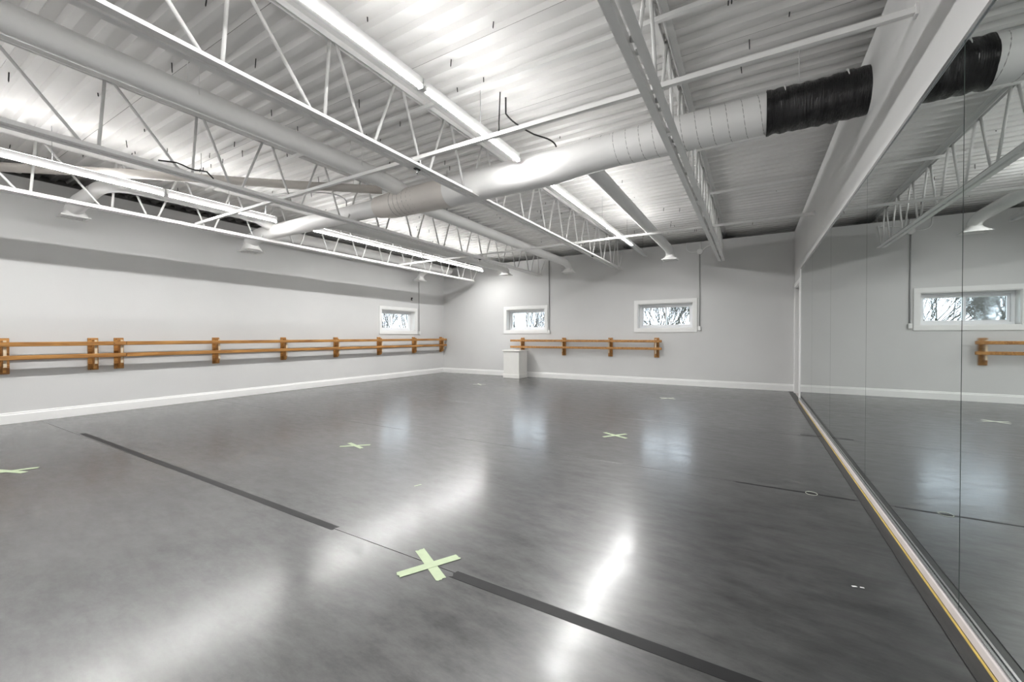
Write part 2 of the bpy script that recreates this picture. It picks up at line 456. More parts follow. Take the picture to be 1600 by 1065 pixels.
# roofing screws poking through the deck
scr = MB(); scr.tube([(0, 0, 0.0), (0, 0, -0.030), (0, 0, -0.036)], [0.0042, 0.0042, 0.001], 6)
scm = scr.mesh('roof_screw'); scm.materials.append(M['screw'])
def screw(x, y, long=1.0):
    k = math.floor((y - (YB - 0.15)) / PITCH_D)
    yy = YB - 0.15 + k * PITCH_D + 0.118
    o = bpy.data.objects.new('roof_screw', scm); C.objects.link(o); o.parent = ceiling
    o.location = (x, yy, ZD + 0.040); o.scale = (1, 1, long)
    o.rotation_euler = (rnd.uniform(-.12, .12), rnd.uniform(-.12, .12), 0)
for xa, xb in zip([-8.0] + JX, JX + [0.6]):
    ks = 44 if xb - xa > 1.8 else 15
    for k in range(ks):
        screw(rnd.uniform(xa + 0.12, xb - 0.12), rnd.uniform(0.6, 9.7), rnd.choice([0.9, 1.4, 1.8, 2.4]))

# ------------------------------------------------------------------ windows
def window(idx, fr, axis, label, mull):
    """fr = outer casing rectangle (u0, u1, z0, z1); axis 'far' or 'left'"""
    u0, u1, z0, z1 = fr
    if axis == 'far': xf = lambda p: (p[0], YF - p[1], p[2])      # local y = distance into the room
    else: xf = lambda p: left_xf((p[1], p[0], p[2]))
    root = struct('window_%d' % idx, None, None, label, xf(((u0 + u1) / 2, 0, z0)))
    T = 0.018
    # casing: four boards
    for a, b, c, d in ((u0, u1, z1 - CW, z1), (u0, u1, z0, z0 + CW), (u0, u0 + CW, z0 + CW, z1 - CW), (u1 - CW, u1, z0 + CW, z1 - CW)):
        q = MB(xf); q.bbox(a, b, 0.0005, T, c, d, 0.003); part(root, 'casing', q, 'trim')
    a, b, c, d = u0 + CW, u1 - CW, z0 + CW, z1 - CW
    # reveal boards
    for (p, q_, r, s_) in ((a, b, d - 0.012, d), (a, b, c, c + 0.012), (a, a + 0.012, c + 0.012, d - 0.012), (b - 0.012, b, c + 0.012, d - 0.012)):
        q = MB(xf); q.box(p, q_, -WT, 0.001, r, s_); part(root, 'reveal', q, 'trim')
    # vinyl frame
    fy0, fy1 = -WT + 0.01, -WT + 0.085; a += 0.012; b -= 0.012; c += 0.012; d -= 0.012; fwid = 0.045
    for (p, q_, r, s_) in ((a, b, d - fwid, d), (a, b, c, c + fwid), (a, a + fwid, c + fwid, d - fwid), (b - fwid, b, c + fwid, d - fwid)):
        q = MB(xf); q.bbox(p, q_, fy0, fy1, r, s_, 0.004); part(root, 'frame', q, 'vinyl')
    a += fwid; b -= fwid; c += fwid; d -= fwid; mid = a + (b - a) * mull
    # two sliding sashes on separate tracks
    for (p, q_, yy) in ((a, mid + 0.02, fy0 + 0.008), (mid - 0.02, b, fy0 + 0.040)):
        sw = 0.034; sash = MB(xf)
        for (e, f, g, h) in ((p, q_, d - sw, d), (p, q_, c, c + sw), (p, p + sw, c + sw, d - sw), (q_ - sw, q_, c + sw, d - sw)):
            sash.bbox(e, f, yy, yy + 0.028, g, h, 0.003)
        so = part(root, 'sash', sash, 'vinyl')
        pn = MB(xf); pn.box(p + sw - 0.004, q_ - sw + 0.004, yy + 0.011, yy + 0.017, c + sw - 0.004, d - sw + 0.004)
        part(so, 'pane', pn, 'pane')
    return root
window(1, W1, 'far', 'small white sliding window on the far wall, left one, above the white cabinet', 0.50)
window(2, W2, 'far', 'small white sliding window on the far wall, right one, above the barre end', 0.50)
window(3, WL, 'left', 'small white sliding window on the left wall near the corner', 0.42)

# ------------------------------------------------------------------ door
root = struct('door_1', None, None, 'white cased doorway with recessed leaf painted dark as the shaded gap, beside the mirrors', (XR, (DY0 + DY1) / 2, 0))
cw = 0.08
for a, b, c, d in ((DY1, DY1 + cw, 0, DZ + cw), (DY0 - cw, DY0, 0, DZ + cw), (DY0, DY1, DZ, DZ + cw)):
    q = MB(); q.bbox(XR - 0.016, XR, a, b, c + (0.001 if c == 0 else 0), d, 0.003); part(root, 'casing', q, 'trim')
for a, b, c, d in ((DY1 - 0.018, DY1, 0.001, DZ), (DY0, DY0 + 0.018, 0.001, DZ), (DY0 + .018, DY1 - .018, DZ - 0.018, DZ)):
    q = MB(); q.box(XR, XR + 0.062, a, b, c, d); part(root, 'jamb', q, 'trim')
q = MB(); q.bbox(XR + 0.064, XR + 0.10, DY0 - 0.02, DY1 + 0.02, 0.006, DZ + 0.01, 0.002); part(root, 'gap_shade_leaf', q, 'block', 'door leaf set back in the frame, painted dark for the unlit gap')  # dark colour painted in place of the shade in the doorway gap
q = MB(); q.box(XR + 0.005, XR + 0.06, DY0 + .018, DY1 - .018, -0.003, 0.006); part(root, 'threshold', q, 'sill')

# ------------------------------------------------------------------ mirrors
ZM0, ZM1 = 0.046, 2.235
MS = [0.695, 2.240, 3.785, 5.335, 6.880, 8.42]
where = ['large mirror panel at the right edge of the picture', 'mirror panel left of the rightmost seam',
         'middle mirror panel reflecting the far window', 'second mirror panel from the doorway', 'mirror panel next to the white doorway']
for i in range(5):
    a, b = MS[i] + 0.0035, MS[i + 1] - 0.0035
    r_ = thing('mirror_panel', where[i], 'mirror', (XM, (a + b) / 2, ZM0), 'wall mirrors')
    q = MB(); q.box(XM, XM + 0.0055, a, b, ZM0, ZM1)
    me = q.mesh('glass', r_.location); me.materials.append(M['mirror']); me.materials.append(M['mirror_edge'])
    for pl in me.polygons: pl.material_index = 0 if pl.normal.x < -0.5 else 1
    part(r_, 'glass', me, 'mirror')
q = MB(); q.box(XM + 0.0058, XR, MS[0], MS[-1], ZM0, ZM1)
struct('trim_1', q, 'black', 'dark backing behind the mirror seams')
q = MB(); q.bbox(0.678, XR, MS[0], MS[-1] + 0.02, 0.0012, 0.040, 0.002)
struct('trim_2', q, 'sill', 'pinkish white sill under the mirrors')
q = MB(); q.box(0.683, 0.7045, MS[0], MS[-1] + 0.01, 0.0402, 0.0456); q.box(0.6835, 0.6915, MS[0], MS[-1] + 0.01, 0.0458, 0.054)
struct('trim_3', q, 'chrome', 'shiny metal channel holding the mirror feet')
q = MB(); q.box(0.690, 0.7045, MS[0], MS[-1], ZM1 + 0.001, ZM1 + 0.006); q.box(0.6895, 0.6940, MS[0], MS[-1], ZM1 - 0.012, ZM1 + 0.0008)
struct('trim_4', q, 'chrome', 'thin metal channel along the mirror tops')
q = MB(); q.bbox(0.688, 0.7045, MS[-1] + 0.001, MS[-1] + 0.02, 0.041, ZM1, 0.001)
struct('trim_5', q, 'trim', 'white edge strip at the far end of the mirrors')

# ------------------------------------------------------------------ open web steel joists
ZB, ZT = 2.66, ZD - 0.001
YJ0, YJ1, YT1 = YB + 0.01, 9.60, 10.55
def angle_bar(sx, zflat, zdir, y0, y1):
    """one L angle of a chord; sx = side, flat leg at zflat, upright leg towards zdir"""
    g, t, wl, hl = 0.014, 0.006, 0.051, 0.050
    pr = [(sx * g, zflat), (sx * (g + wl), zflat), (sx * (g + wl), zflat + zdir * t), (sx * (g + t), zflat + zdir * t), (sx * (g + t), zflat + zdir * hl), (sx * g, zflat + zdir * hl)]
    if sx * zdir < 0: pr = pr[::-1]
    q = MB(); q.prism_y(pr[::-1], y0, y1); return q
def rod_mesh():
    q = MB(); q.tube([(0, 0, 0), (0, 0, 1)], 0.0125, 8); return q.mesh('web_rod')
rods = []      # (y_bottom, y_top)
yb = 1.86
while yb > YJ0 + 0.2:
    rods.append((yb + 0.045, yb + 0.11 - 0.02)); rods.append((yb - 0.045, yb - 0.67 + 0.11 + 0.02)); yb -= 0.67
rods.append((2.30 - 0.05, 1.97 + 0.03))
yb = 2.30
while yb < 9.2:
    rods.append((yb + 0.055, yb + 0.335 - 0.045)); 
    if yb + 0.67 < 9.4: rods.append((yb + 0.67 - 0.055, yb + 0.335 + 0.045))
    yb += 0.67
yb -= 0.67
rods.append((9.50, yb + 0.39)); rods.append((9.54, 9.98))
def make_joist(x, label):
    r_ = thing('steel_joist', label, 'joist', (0, 0, ZB), 'open web roof joists')
    for sx in (-1, 1):
        part(r_, 'bottom_chord', angle_bar(sx, ZB, 1, YJ0, YJ1), 'steel')
        part(r_, 'top_chord', angle_bar(sx, ZT, -1, YJ0, YT1), 'steel')
    rm = rod_mesh(); rm.materials.append(M['steel'])
    for (b0, t0) in rods:
        o = bpy.data.objects.new('web_rod', rm); C.objects.link(o); o.parent = r_
        p = Vector((0, b0, 0.022)); d = Vector((0, t0, ZT - ZB - 0.022)) - p
        o.location = p; o.rotation_euler = d.to_track_quat('Z', 'Y').to_euler(); o.scale = (1, 1, d.length)
    for k in range(7):
        yy = -1.3 + k * 1.55 + (0.3 if k > 3 else 0)
        q = MB(); q.box(-0.0138, 0.0138, yy, yy + 0.06, ZB + 0.004, ZB + 0.048); part(r_, 'spacer', q, 'steel')
    r_.location.x = x
    return r_
def copy_tree(o, parent=None):
    c = o.copy(); C.objects.link(c)
    if parent is not None: c.parent = parent; c.matrix_parent_inverse = o.matrix_parent_inverse
    for ch in list(o.children): copy_tree(ch, c)
    return c
jl = ['white open web steel joist closest to the left wall, with bright bottom chord', 'white steel joist second from the left wall, crossing the diagonal pipe',
      'white steel joist third from the left wall, left of the long light', 'white steel joist nearest the mirrors, seen from almost below']
j0 = make_joist(JX[0], jl[0])
for x, l in zip(JX[1:], jl[1:]):
    j = copy_tree(j0); j.location.x = x; j['label'] = l

# bridging bars between the joists
def bridging(y, z, x0, x1, label, clip=True):
    q = MB(); s_, t = 0.032, 0.005
    q.box(x0, x1, y, y + s_, z, z + t); q.box(x0, x1, y, y + t, z + t, z + s_)
    r_ = thing('bridging_bar', label, 'steel bar', (x1, y, z), 'horizontal bridging bars')
    part(r_, 'angle_iron', q, 'steel')
    if clip:
        q = MB(); q.box(XR - 0.012, XR - 0.0005, y - 0.006, y + 0.038, z - 0.012, z + 0.045); part(r_, 'wall_clip', q, 'steel')
    return r_
bridging(2.80, ZB + 0.052, JX[0] - 0.03, XR - 0.012, 'lower bridging bar crossing under the lights in front of the big duct')
bridging(2.93, ZT - 0.085, JX[0] - 0.03, XR - 0.012, 'upper bridging bar just below the deck in front of the big duct')
bridging(6.74, ZB + 0.052, JX[0] - 0.03, XR - 0.012, 'lower bridging bar beyond the big duct, near the far wall')
bridging(6.90, ZT - 0.085, JX[0] - 0.03, XR - 0.012, 'upper bridging bar beyond the big duct, near the far wall')
bridging(5.20, ZT - 0.085, JX[3], XR - 0.012, 'short bridging bar behind the black wrapped duct')

# ------------------------------------------------------------------ ducts
def circ_x(x, yc, zc, r, n=28):
    return [(x, yc + r * math.cos(2 * math.pi * k / n), zc + r * math.sin(2 * math.pi * k / n)) for k in range(n)]
def helix(p0, p1, r, pitch, rt=0.0028, steps=20):
    a = Vector(p0); b = Vector(p1); d = (b - a); L = d.length; d.normalize()
    h = Vector((0, 0, 1)); u = d.cross(h).normalized(); v = d.cross(u)
    n = int(L / pitch * steps); pts = []
    for k in range(n + 1):
        s_ = L * k / n; an = 2 * math.pi * s_ / pitch
        pts.append(a + d * s_ + (u * math.cos(an) + v * math.sin(an)) * r)
    q = MB(); q.tube(pts, rt, 5, True); return q
def collar(p, d, r, wd=0.03, t=0.006):
    a = Vector(p); d = Vector(d).normalized()
    q = MB(); q.tube([a - d * wd / 2, a - d * wd / 2, a + d * wd / 2, a + d * wd / 2], [r - 0.001, r + t, r + t, r - 0.001], 24, False); return q
def boot(q_parent, top, r, sx, sy, drop, tilt=(0, 0), mtl='duct'):
    """round to rectangular hood opening downwards; top = centre of round neck"""
    tx, ty, tz = top; n = 24
    def ring(f, z, dx=0, dy=0):
        o = []
        for k in range(n):
            an = 2 * math.pi * (k + 0.5) / n; c, s_ = math.cos(an), math.sin(an)
            mx = max(abs(c), abs(s_))
            rx = c / mx * sx / 2; ry = s_ / mx * sy / 2
            o.append((tx + dx + (1 - f) * r * c + f * rx, ty + dy + (1 - f) * r * s_ + f * ry, z))
        return o
    dx, dy = tilt
    q = MB(); q.loft([ring(0, tz), ring(0.25, tz - drop * 0.35, dx * .3, dy * .3), ring(1, tz - drop * 0.8, dx, dy), ring(1, tz - drop, dx, dy)], True)
    q.f = [f[::-1] for f in q.f]
    b = part(q_parent, 'diffuser_boot', q, mtl)
    x0, x1, y0, y1, zz = tx + dx - sx / 2, tx + dx + sx / 2, ty + dy - sy / 2, ty + dy + sy / 2, tz - drop
    l = MB(); e = 0.02
    l.box(x0 - e, x1 + e, y0 - e, y0 + .004, zz - .012, zz + .004); l.box(x0 - e, x1 + e, y1 - .004, y1 + e, zz - .012, zz + .004)
    l.box(x0 - e, x0 + .004, y0 + .004, y1 - .004, zz - .012, zz + .004); l.box(x1 - .004, x1 + e, y0 + .004, y1 - .004, zz - .012, zz + .004)
    part(b, 'flange', l, mtl)
    g = MB()
    for k in range(5):
        yy = y0 + (k + 0.5) * (y1 - y0) / 5
        g.box(x0 + .006, x1 - .006, yy - .002, yy + .002, zz - .010, zz - .0005)
    part(b, 'louvre', g, mtl)
    return b
def bend(p0, p1, p2, n=8):
    """quadratic curve points"""
    a, b, c = Vector(p0), Vector(p1), Vector(p2)
    return [a * (1 - t) ** 2 + b * 2 * t * (1 - t) + c * t * t for t in [k / n for k in range(n + 1)]]

DYC, DZC = 3.86, 2.865
md = thing('main_duct', 'large white spiral duct crossing the room, wrapped in black plastic near the mirrors', 'duct', (0.0, DYC, DZC))
# big run: right r .15, middle r .172 tapered to .105 on the left
q = MB(); q.tube([(0.15, DYC, DZC), (-1.15, DYC, DZC)], 0.150, 32, False); q.tube([(-1.15, DYC, DZC), (-1.5, DYC - .01, DZC - .02), (-1.75, DYC - .02, DZC - .045), (-3.1, DYC - .02, DZC - .055)], [.150, .158, .168, .170], 32, False)
part(md, 'spiral_run', q, 'duct')
q = MB(); q.tube([(-3.1, DYC - .02, DZC - .055), (-4.05, DYC - .02, DZC - .055), (-4.3, DYC - .03, DZC - .05)], [.170, .162, .135], 32, False)
part(md, 'reducer', q, 'duct_warm')
q = MB(); q.tube([(-4.3, DYC - .03, DZC - .05), (-6.75, DYC - .03, DZC - .05)], 0.112, 28, False)
part(md, 'narrow_run', q, 'duct')
part(md, 'spiral_seam', helix((0.1, DYC, DZC), (-1.45, DYC, DZC), 0.1492, 0.115), 'seam')
part(md, 'spiral_seam', helix((-3.55, DYC - .02, DZC - .055), (-4.0, DYC - .02, DZC - .055), 0.1645, 0.075, 0.0022), 'seam')
for x, r_, dz in ((-1.62, .164, -.04), (-2.55, .171, -.053), (-4.22, .146, -.051), (-5.35, .113, -.05), (0.1, .152, 0)):
    part(md, 'joint_collar', collar((x, DYC - .02, DZC + dz), (1, 0, 0), r_, 0.03, 0.004), 'duct')
# left end: elbow and boot by the wall
q = MB(); q.tube([Vector((-6.75, DYC - .03, DZC - .05))] + bend((-6.95, DYC - .03, DZC - .05), (-7.35, DYC - .03, DZC - .05), (-7.45, DYC - .03, DZC - .16)), 0.112, 24, False)
part(md, 'elbow', q, 'duct')
boot(md, (-7.45, DYC - .03, DZC - .16), 0.112, 0.26, 0.26, 0.14)
# black plastic sleeve with puckered surface
n = 40; rings = []
rr_ = random.Random(3); ph = [rr_.uniform(0, 6.28) for _ in range(8)]
for k in range(46):
    x = 0.085 + (XR - 0.085) * k / 45; ring = []
    for j in range(n):
        an = 2 * math.pi * j / n
        r_ = 0.160 + 0.0035 * math.sin(38 * x * 2 + ph[0] + 1.3 * math.sin(an * 2)) + 0.004 * math.sin(an * 5 + ph[1] + 9 * x) + rr_.uniform(-.0022, .0022)
        if math.sin(an) < -0.6: r_ += 0.004 + 0.003 * math.sin(60 * x + ph[2])
        ring.append((x, DYC + r_ * math.cos(an), DZC + r_ * math.sin(an)))
    rings.append(ring)
q = MB(); q.loft(rings, False); q.f = [f[::-1] for f in q.f]
wr = part(md, 'plastic_wrap', q, 'wrap', 'shiny black plastic film wound round the duct')
for x in (0.215, 0.59):
    q = MB(); pts = [(x + 0.012 * math.sin(a * 2), DYC + 0.1665 * math.cos(a), DZC + 0.1665 * math.sin(a)) for a in [math.pi * 0.5 + k * 0.12 for k in range(10)]]
    q.tube(pts, [0.004, .008, .009, .009, .008, .007, .006, .005, .004, .002], 6); part(wr, 'wrap_tie', q, 'duct')
q = MB(); q.tube([(0.30, DYC, DZC + 0.155), (0.30, DYC, ZD)], 0.004, 6); part(md, 'hanger', q, 'steel')

# branch duct towards the viewer, third bay
AX, AZ, AR = -3.84, 2.995, 0.094
ad = thing('branch_duct', 'long white round duct running from the viewer to the main duct', 'duct', (AX, 1.0, AZ))
q = MB(); q.tube([(AX, YB + .02, AZ), (AX, 3.3, AZ), (AX, 3.65, AZ - .03), (AX + .03, 3.90, AZ - .09)], AR, 26, False)
part(ad, 'round_run', q, 'duct')
for yy in (0.2, 2.12, 3.28):
    part(ad, 'joint_collar', collar((AX, yy, AZ - (0.015 if yy > 3 else 0)), (0, 1, 0), AR, 0.02, 0.003), 'duct')
for yy in (1.55, 3.1):
    q = MB(); q.tube([(AX - AR - .002, yy, AZ), (AX - AR - .002, yy, ZD)], 0.003, 6); q.tube([(AX + AR + .002, yy, AZ), (AX + AR + .002, yy, ZD)], 0.003, 6); part(ad, 'hanger', q, 'steel')
# branch beyond the main duct in the same bay
EX, EZ, ER = -3.86, 2.855, 0.083
ed = thing('branch_duct', 'white round duct ending in a hood between the two far windows', 'duct', (EX, 6.5, EZ))
q = MB(); q.tube([(EX, 3.95, EZ - .01), (EX, 8.9, EZ)], ER, 24, False); part(ed, 'round_run', q, 'duct')
q = MB(); q.tube(bend((EX, 8.9, EZ), (EX, 9.28, EZ), (EX, 9.30, EZ - .10)), ER, 24, False); part(ed, 'elbow', q, 'duct')
boot(ed, (EX, 9.30, EZ - .10), ER, 0.24, 0.20, 0.10)
for yy in (4.3, 6.3): part(ed, 'joint_collar', collar((EX, yy, EZ), (0, 1, 0), ER, 0.02, 0.004), 'duct')
# branch in the bay beside the mirrors
BX, BZ, BR = -1.44, 2.83, 0.080
bd = thing('branch_duct', 'grey shaded round duct with square end hood beside the long light', 'duct', (BX, 6.0, BZ))
q = MB(); q.tube([(BX, 3.96, BZ), (BX, 8.35, BZ)], BR, 24, False); part(bd, 'round_run', q, 'duct')
q = MB(); q.tube(bend((BX, 8.35, BZ), (BX, 8.72, BZ), (BX, 8.74, BZ - .10)), BR, 24, False); part(bd, 'elbow', q, 'duct')
boot(bd, (BX, 8.74, BZ - .10), BR, 0.26, 0.20, 0.09)
for yy in (4.2, 5.45, 6.5): part(bd, 'joint_collar', collar((BX, yy, BZ), (0, 1, 0), BR, 0.02, 0.003), 'duct')
FX, FZ, FR = -5.60, 2.866, 0.092
fd = thing('branch_duct', 'grey shaded round duct above the far left light, with end hood', 'duct', (FX, 6.5, FZ))
q = MB(); q.tube([(FX, 3.96, FZ - .03), (FX, 4.3, FZ), (FX, 8.85, FZ)], FR, 24, False); part(fd, 'round_run', q, 'duct')
q = MB(); q.tube(bend((FX, 8.85, FZ), (FX, 9.20, FZ), (FX, 9.23, FZ - .08)), FR, 24, False); part(fd, 'elbow', q, 'duct')
boot(fd, (FX, 9.23, FZ - .08), FR, 0.24, 0.20, 0.07)
for yy in (4.4, 6.4): part(fd, 'joint_collar', collar((FX, yy, FZ), (0, 1, 0), FR, 0.02, 0.003), 'duct')
# branch beside the left light, elbowing to the hood on the left wall
CX, CZ, CR = -6.72, 2.968, 0.075
cdx = thing('branch_duct', 'white duct behind the left light, elbowing down to a hood by the left wall', 'duct', (CX, 2.8, CZ))
q = MB(); q.tube([(CX, 3.78, CZ - .10), (CX, 3.55, CZ - .02), (CX, 3.3, CZ), (CX, 2.15, CZ)], CR, 24, False); part(cdx, 'round_run', q, 'duct')
q = MB(); q.tube(bend((CX, 2.15, CZ), (CX, 1.82, CZ), (CX - .30, 1.79, CZ - .05)), [CR + .002 * (k % 2) for k in range(9)], 24, False); part(cdx, 'elbow', q, 'duct')
q = MB(); q.tube([(CX - .30, 1.79, CZ - .05), (-7.35, 1.75, 2.84)] + bend((-7.4, 1.75, 2.83), (-7.62, 1.75, 2.80), (-7.68, 1.75, 2.76), 4), [.077, .088] + [.095] * 5, 24, False); part(cdx, 'drop_run', q, 'duct')
boot(cdx, (-7.68, 1.75, 2.775), 0.095, 0.19, 0.24, 0.10, (-0.02, 0))
for yy in (2.12, 3.2): part(cdx, 'joint_collar', collar((CX, yy, CZ), (0, 1, 0), CR, 0.02, 0.003), 'duct')
# duct close to the left wall beyond the main duct
GX, GZ, GR = -7.50, 2.975, 0.098
gd = thing('branch_duct', 'white duct hugging the left wall towards the far corner', 'duct', (GX, 6.5, GZ))
q = MB(); q.tube([(GX, 3.90, GZ - .12), (GX, 4.25, GZ - .03), (GX, 4.5, GZ), (GX, 9.22, GZ)], GR, 24, False); part(gd, 'round_run', q, 'duct')
q = MB(); q.tube([(GX, 9.22, GZ), (GX, 9.25, GZ), (GX, 9.27, GZ)], [GR + .003, GR + .003, GR * .9], 24, True); part(gd, 'end_cap', q, 'duct')
q = MB(); q.tube([(GX - .04, 8.40, GZ - .04)] + bend((GX - .10, 8.40, GZ - .10), (GX - .30, 8.40, GZ - .15), (GX - .33, 8.40, GZ - .24)), 0.080, 24, False); part(gd, 'drop_elbow', q, 'duct')
boot(gd, (GX - .33, 8.40, GZ - .24), 0.080, 0.20, 0.26, 0.11, (-0.02, 0))
for yy in (5.2, 6.6): part(gd, 'joint_collar', collar((GX, yy, GZ), (0, 1, 0), GR, 0.02, 0.003), 'duct')
# diagonal pipe, its shading painted in as tan
PZ = 3.025
sc_ = (PZ - CAM_H) / 1.85
pts = [(-7.55, 0.52), (-6.975, 1.035), (-6.119, 1.719), (-4.978, 2.766), (-4.05, 3.56)]
pts = [(a * sc_, b * sc_ + 0.10) for a, b in pts]
pd = thing('diagonal_pipe', 'thin pipe with its shading painted tan, running diagonally under the deck to the main duct', 'pipe', (-5.5, 2.3, PZ))
q = MB(); q.tube([(x, y_, PZ) for x, y_ in pts], 0.052, 18, True); part(pd, 'pipe_run', q, 'duct_warm')
for t in (0.30, 0.62, 0.93):
    k = t * (len(pts) - 1); i = int(k); f = k - i
    x, y_ = pts[i][0] * (1 - f) + pts[i + 1][0] * f, pts[i][1] * (1 - f) + pts[i + 1][1] * f
    part(pd, 'clamp', collar((x, y_, PZ), (0.75, 0.65, 0), 0.052, 0.02, 0.003), 'conduit')
    q = MB(); q.tube([(x, y_, PZ + .05), (x, y_, ZD)], 0.003, 6); part(pd, 'hanger', q, 'conduit')

# ------------------------------------------------------------------ LED strip lights
LZ = 2.890
def light(x, y0, y1, lit1, label, hang, left_w=0.048, right_w=0.019):
    r_ = thing('strip_light', label, 'light', (x, (y0 + y1) / 2, LZ), 'LED strip lights')
    pr = [(-left_w, -0.0135), (-0.0045, -0.0150), (-0.0045, 0.007), (right_w, 0.007), (right_w, 0.058), (right_w - .006, 0.064), (-left_w + .006, 0.064), (-left_w, 0.058)]
    q = MB(); q.prism_y([(x + a, LZ + b) for a, b in pr][::-1], y0, y1); part(r_, 'housing', q, 'housing')
    def lens(a, b, mt, nm):
        x0, x1 = x - 0.004, x + 0.031
        bot = [(x0 + (x1 - x0) * k / 6, LZ - 0.0165 + 0.0040 * k / 6 - 0.0042 * math.sin(math.pi * k / 6)) for k in range(7)]
        q = MB(); q.prism_y(bot + [(x1, LZ - 0.0101), (x0, LZ - 0.0101)], a, b); q.f = [f[::-1] for f in q.f]
        if mt == 'lens':
            sd = MB(); sd.prism_y([(x0, LZ - 0.0099), (x1, LZ - 0.0099), (x1 + 0.001, LZ - 0.0075), (x1 - 0.010, LZ + 0.0065), (x0, LZ + 0.0065)], a, b); sd.f = [f[::-1] for f in sd.f]
            part(r_, 'lens_side', sd, 'lens_side')
            ul = MB(); ul.bbox(x - 0.032, x - 0.002, a, b, LZ + 0.0645, LZ + 0.070, 0.001)
            part(r_, 'added_uplight', ul, 'deck_glow', 'added soft glowing strip on top of the fixture to brighten the deck')
        part(r_, nm, q, mt)
    lens(y0 + 0.025, lit1, 'lens', 'lens')
    if y1 - lit1 > 0.1: lens(lit1 + 0.012, y1 - 0.02, 'lens_off', 'unlit_lens')
    for yy in (y0, y1):
        e = -1 if yy == y0 else 1
        q = MB(); q.bbox(x - 0.008, x + 0.034, min(yy, yy - e * .02), max(yy, yy - e * .02), LZ - 0.030, LZ + 0.0055, 0.003); part(r_, 'end_cap', q, 'housing')
    for yy in hang:
        q = MB(); q.tube([(x - 0.02, yy, LZ + 0.062), (x - 0.02, yy, ZD)], 0.0025, 6); part(r_, 'hanger_rod', q, 'conduit')
    return r_
X1, X2 = -6.38, -2.06
light(X1, -1.6, 2.255, 2.235, 'bright LED strip light at the left edge, over the tan pipe', (0.2, 1.3))
light(X1, 2.265, 3.66, 3.635, 'LED strip light in the left row, ending just before the main duct', (3.0,))
light(X1, 4.24, 6.90, 6.875, 'LED strip light in the left row, starting just beyond the main duct', (4.7, 6.3))
light(X1, 6.91, 9.28, 9.25, 'LED strip light in the left row, farthest, towards the corner', (7.4, 9.0))
light(X2, -1.6, 2.225, 2.205, 'brightest LED strip light at the top centre of the picture', (0.2, 1.3))
light(X2, 2.235, 3.63, 3.605, 'LED strip light in the right row, ending just before the main duct', (3.0,))
light(X2, 4.20, 6.60, 6.575, 'LED strip light in the right row, starting just beyond the main duct', (4.7, 6.4))
light(X2, 6.61, 9.40, 8.12, 'LED strip light in the right row, farthest, with an unlit end', (7.9, 9.2))

# ------------------------------------------------------------------ ballet barres
def barre(label, xf, u0, u1, brs, zt, out, arm_side, loc, ends=None):
    """xf maps (u along wall, distance from wall, z) to the world; brs = bracket centres"""
    r_ = thing('ballet_barre', label, 'barre', loc)
    for zc in (zt - 0.028, zt - 0.198):
        q = MB(xf); q.bbox(u0, u1, out + 0.0042, out + 0.042, zc - 0.028, zc + 0.028, 0.006); part(r_, 'rail', q, 'wood')
    for b in brs:
        q = MB(xf); q.bbox(b - 0.055, b + 0.055, 0.0006, 0.022, zt - 0.405, zt + 0.05, 0.004)
        pl = part(r_, 'bracket', q, 'wood')
        a0 = b + arm_side
        q = MB(xf)
        pr = [(0.022, zt - 0.385), (0.10, zt - 0.385), (out - 0.001, zt - 0.30), (out - 0.001, zt + 0.020), (0.022, zt + 0.020)]
        n = len(pr); q.loft([[(a0 - 0.013, d, z) for d, z in pr], [(a0 + 0.013, d, z) for d, z in pr]], True, False)
        part(pl, 'arm', q, 'wood')
        q = MB(xf); q.bbox(a0 - 0.014, a0 + 0.014, out - 0.0008, out + 0.004, zt - 0.315, zt + 0.022, 0.001); part(pl, 'lit_end_face', q, 'lit_wood', 'lit front end of the bracket arm, painted pale')
        for zc in (zt + 0.030, zt - 0.395):
            s_ = MB(xf); s_.tube([(b - .03, 0.021, zc), (b - .03, 0.0245, zc)], 0.006, 8); part(pl, 'screw', s_, 'screw')
    return r_
lx = lambda p: left_xf((p[1], p[0], p[2]))
barre('short wooden double barre on the left wall, at the left edge of the picture', lx, -1.05, 2.335, (-0.25, 1.20, 2.02, 2.297), 1.036, 0.135, 0.0, (XL0, 0.6, 0.63))
barre('long wooden double barre on the left wall, running to the far corner', lx, 2.340, 9.755, (3.578, 4.785, 5.995, 7.245, 8.49, 9.66), 1.036, 0.135, 0.0, (XL0 - .05, 6.0, 0.63))
fx = lambda p: (p[0], YF - p[1], p[2])
barre('wooden double barre on the far wall under the windows', fx, -5.72, -1.763, (-5.418, -4.20, -2.98, -1.90), 1.012, 0.135, 0.0, (-3.75, YF, 0.61))

# ------------------------------------------------------------------ white cabinet
x0, x1, y0, y1, hz = -5.675, -5.205, 9.225, 9.670, 0.735
cb = thing('white_cabinet', 'small white square cabinet standing in front of the far wall barre', 'cabinet', ((x0 + x1) / 2, (y0 + y1) / 2, 0))
q = MB(); q.bbox(x0, x1, y0, y1, 0.115, hz - 0.03, 0.003); bo = part(cb, 'body', q, 'cabinet')
q = MB(); q.bbox(x0 - .012, x1 + .012, y0 - .012, y1 + .004, 0.0012, 0.105, 0.006); q.bbox(x0 - .006, x1 + .006, y0 - .006, y1 + .002, 0.105, 0.115, 0.003); part(cb, 'plinth', q, 'cabinet')
q = MB(); q.bbox(x0 - .028, x1 + .028, y0 - .028, y1 + .01, hz - 0.03, hz, 0.006); part(cb, 'top', q, 'cabinet')

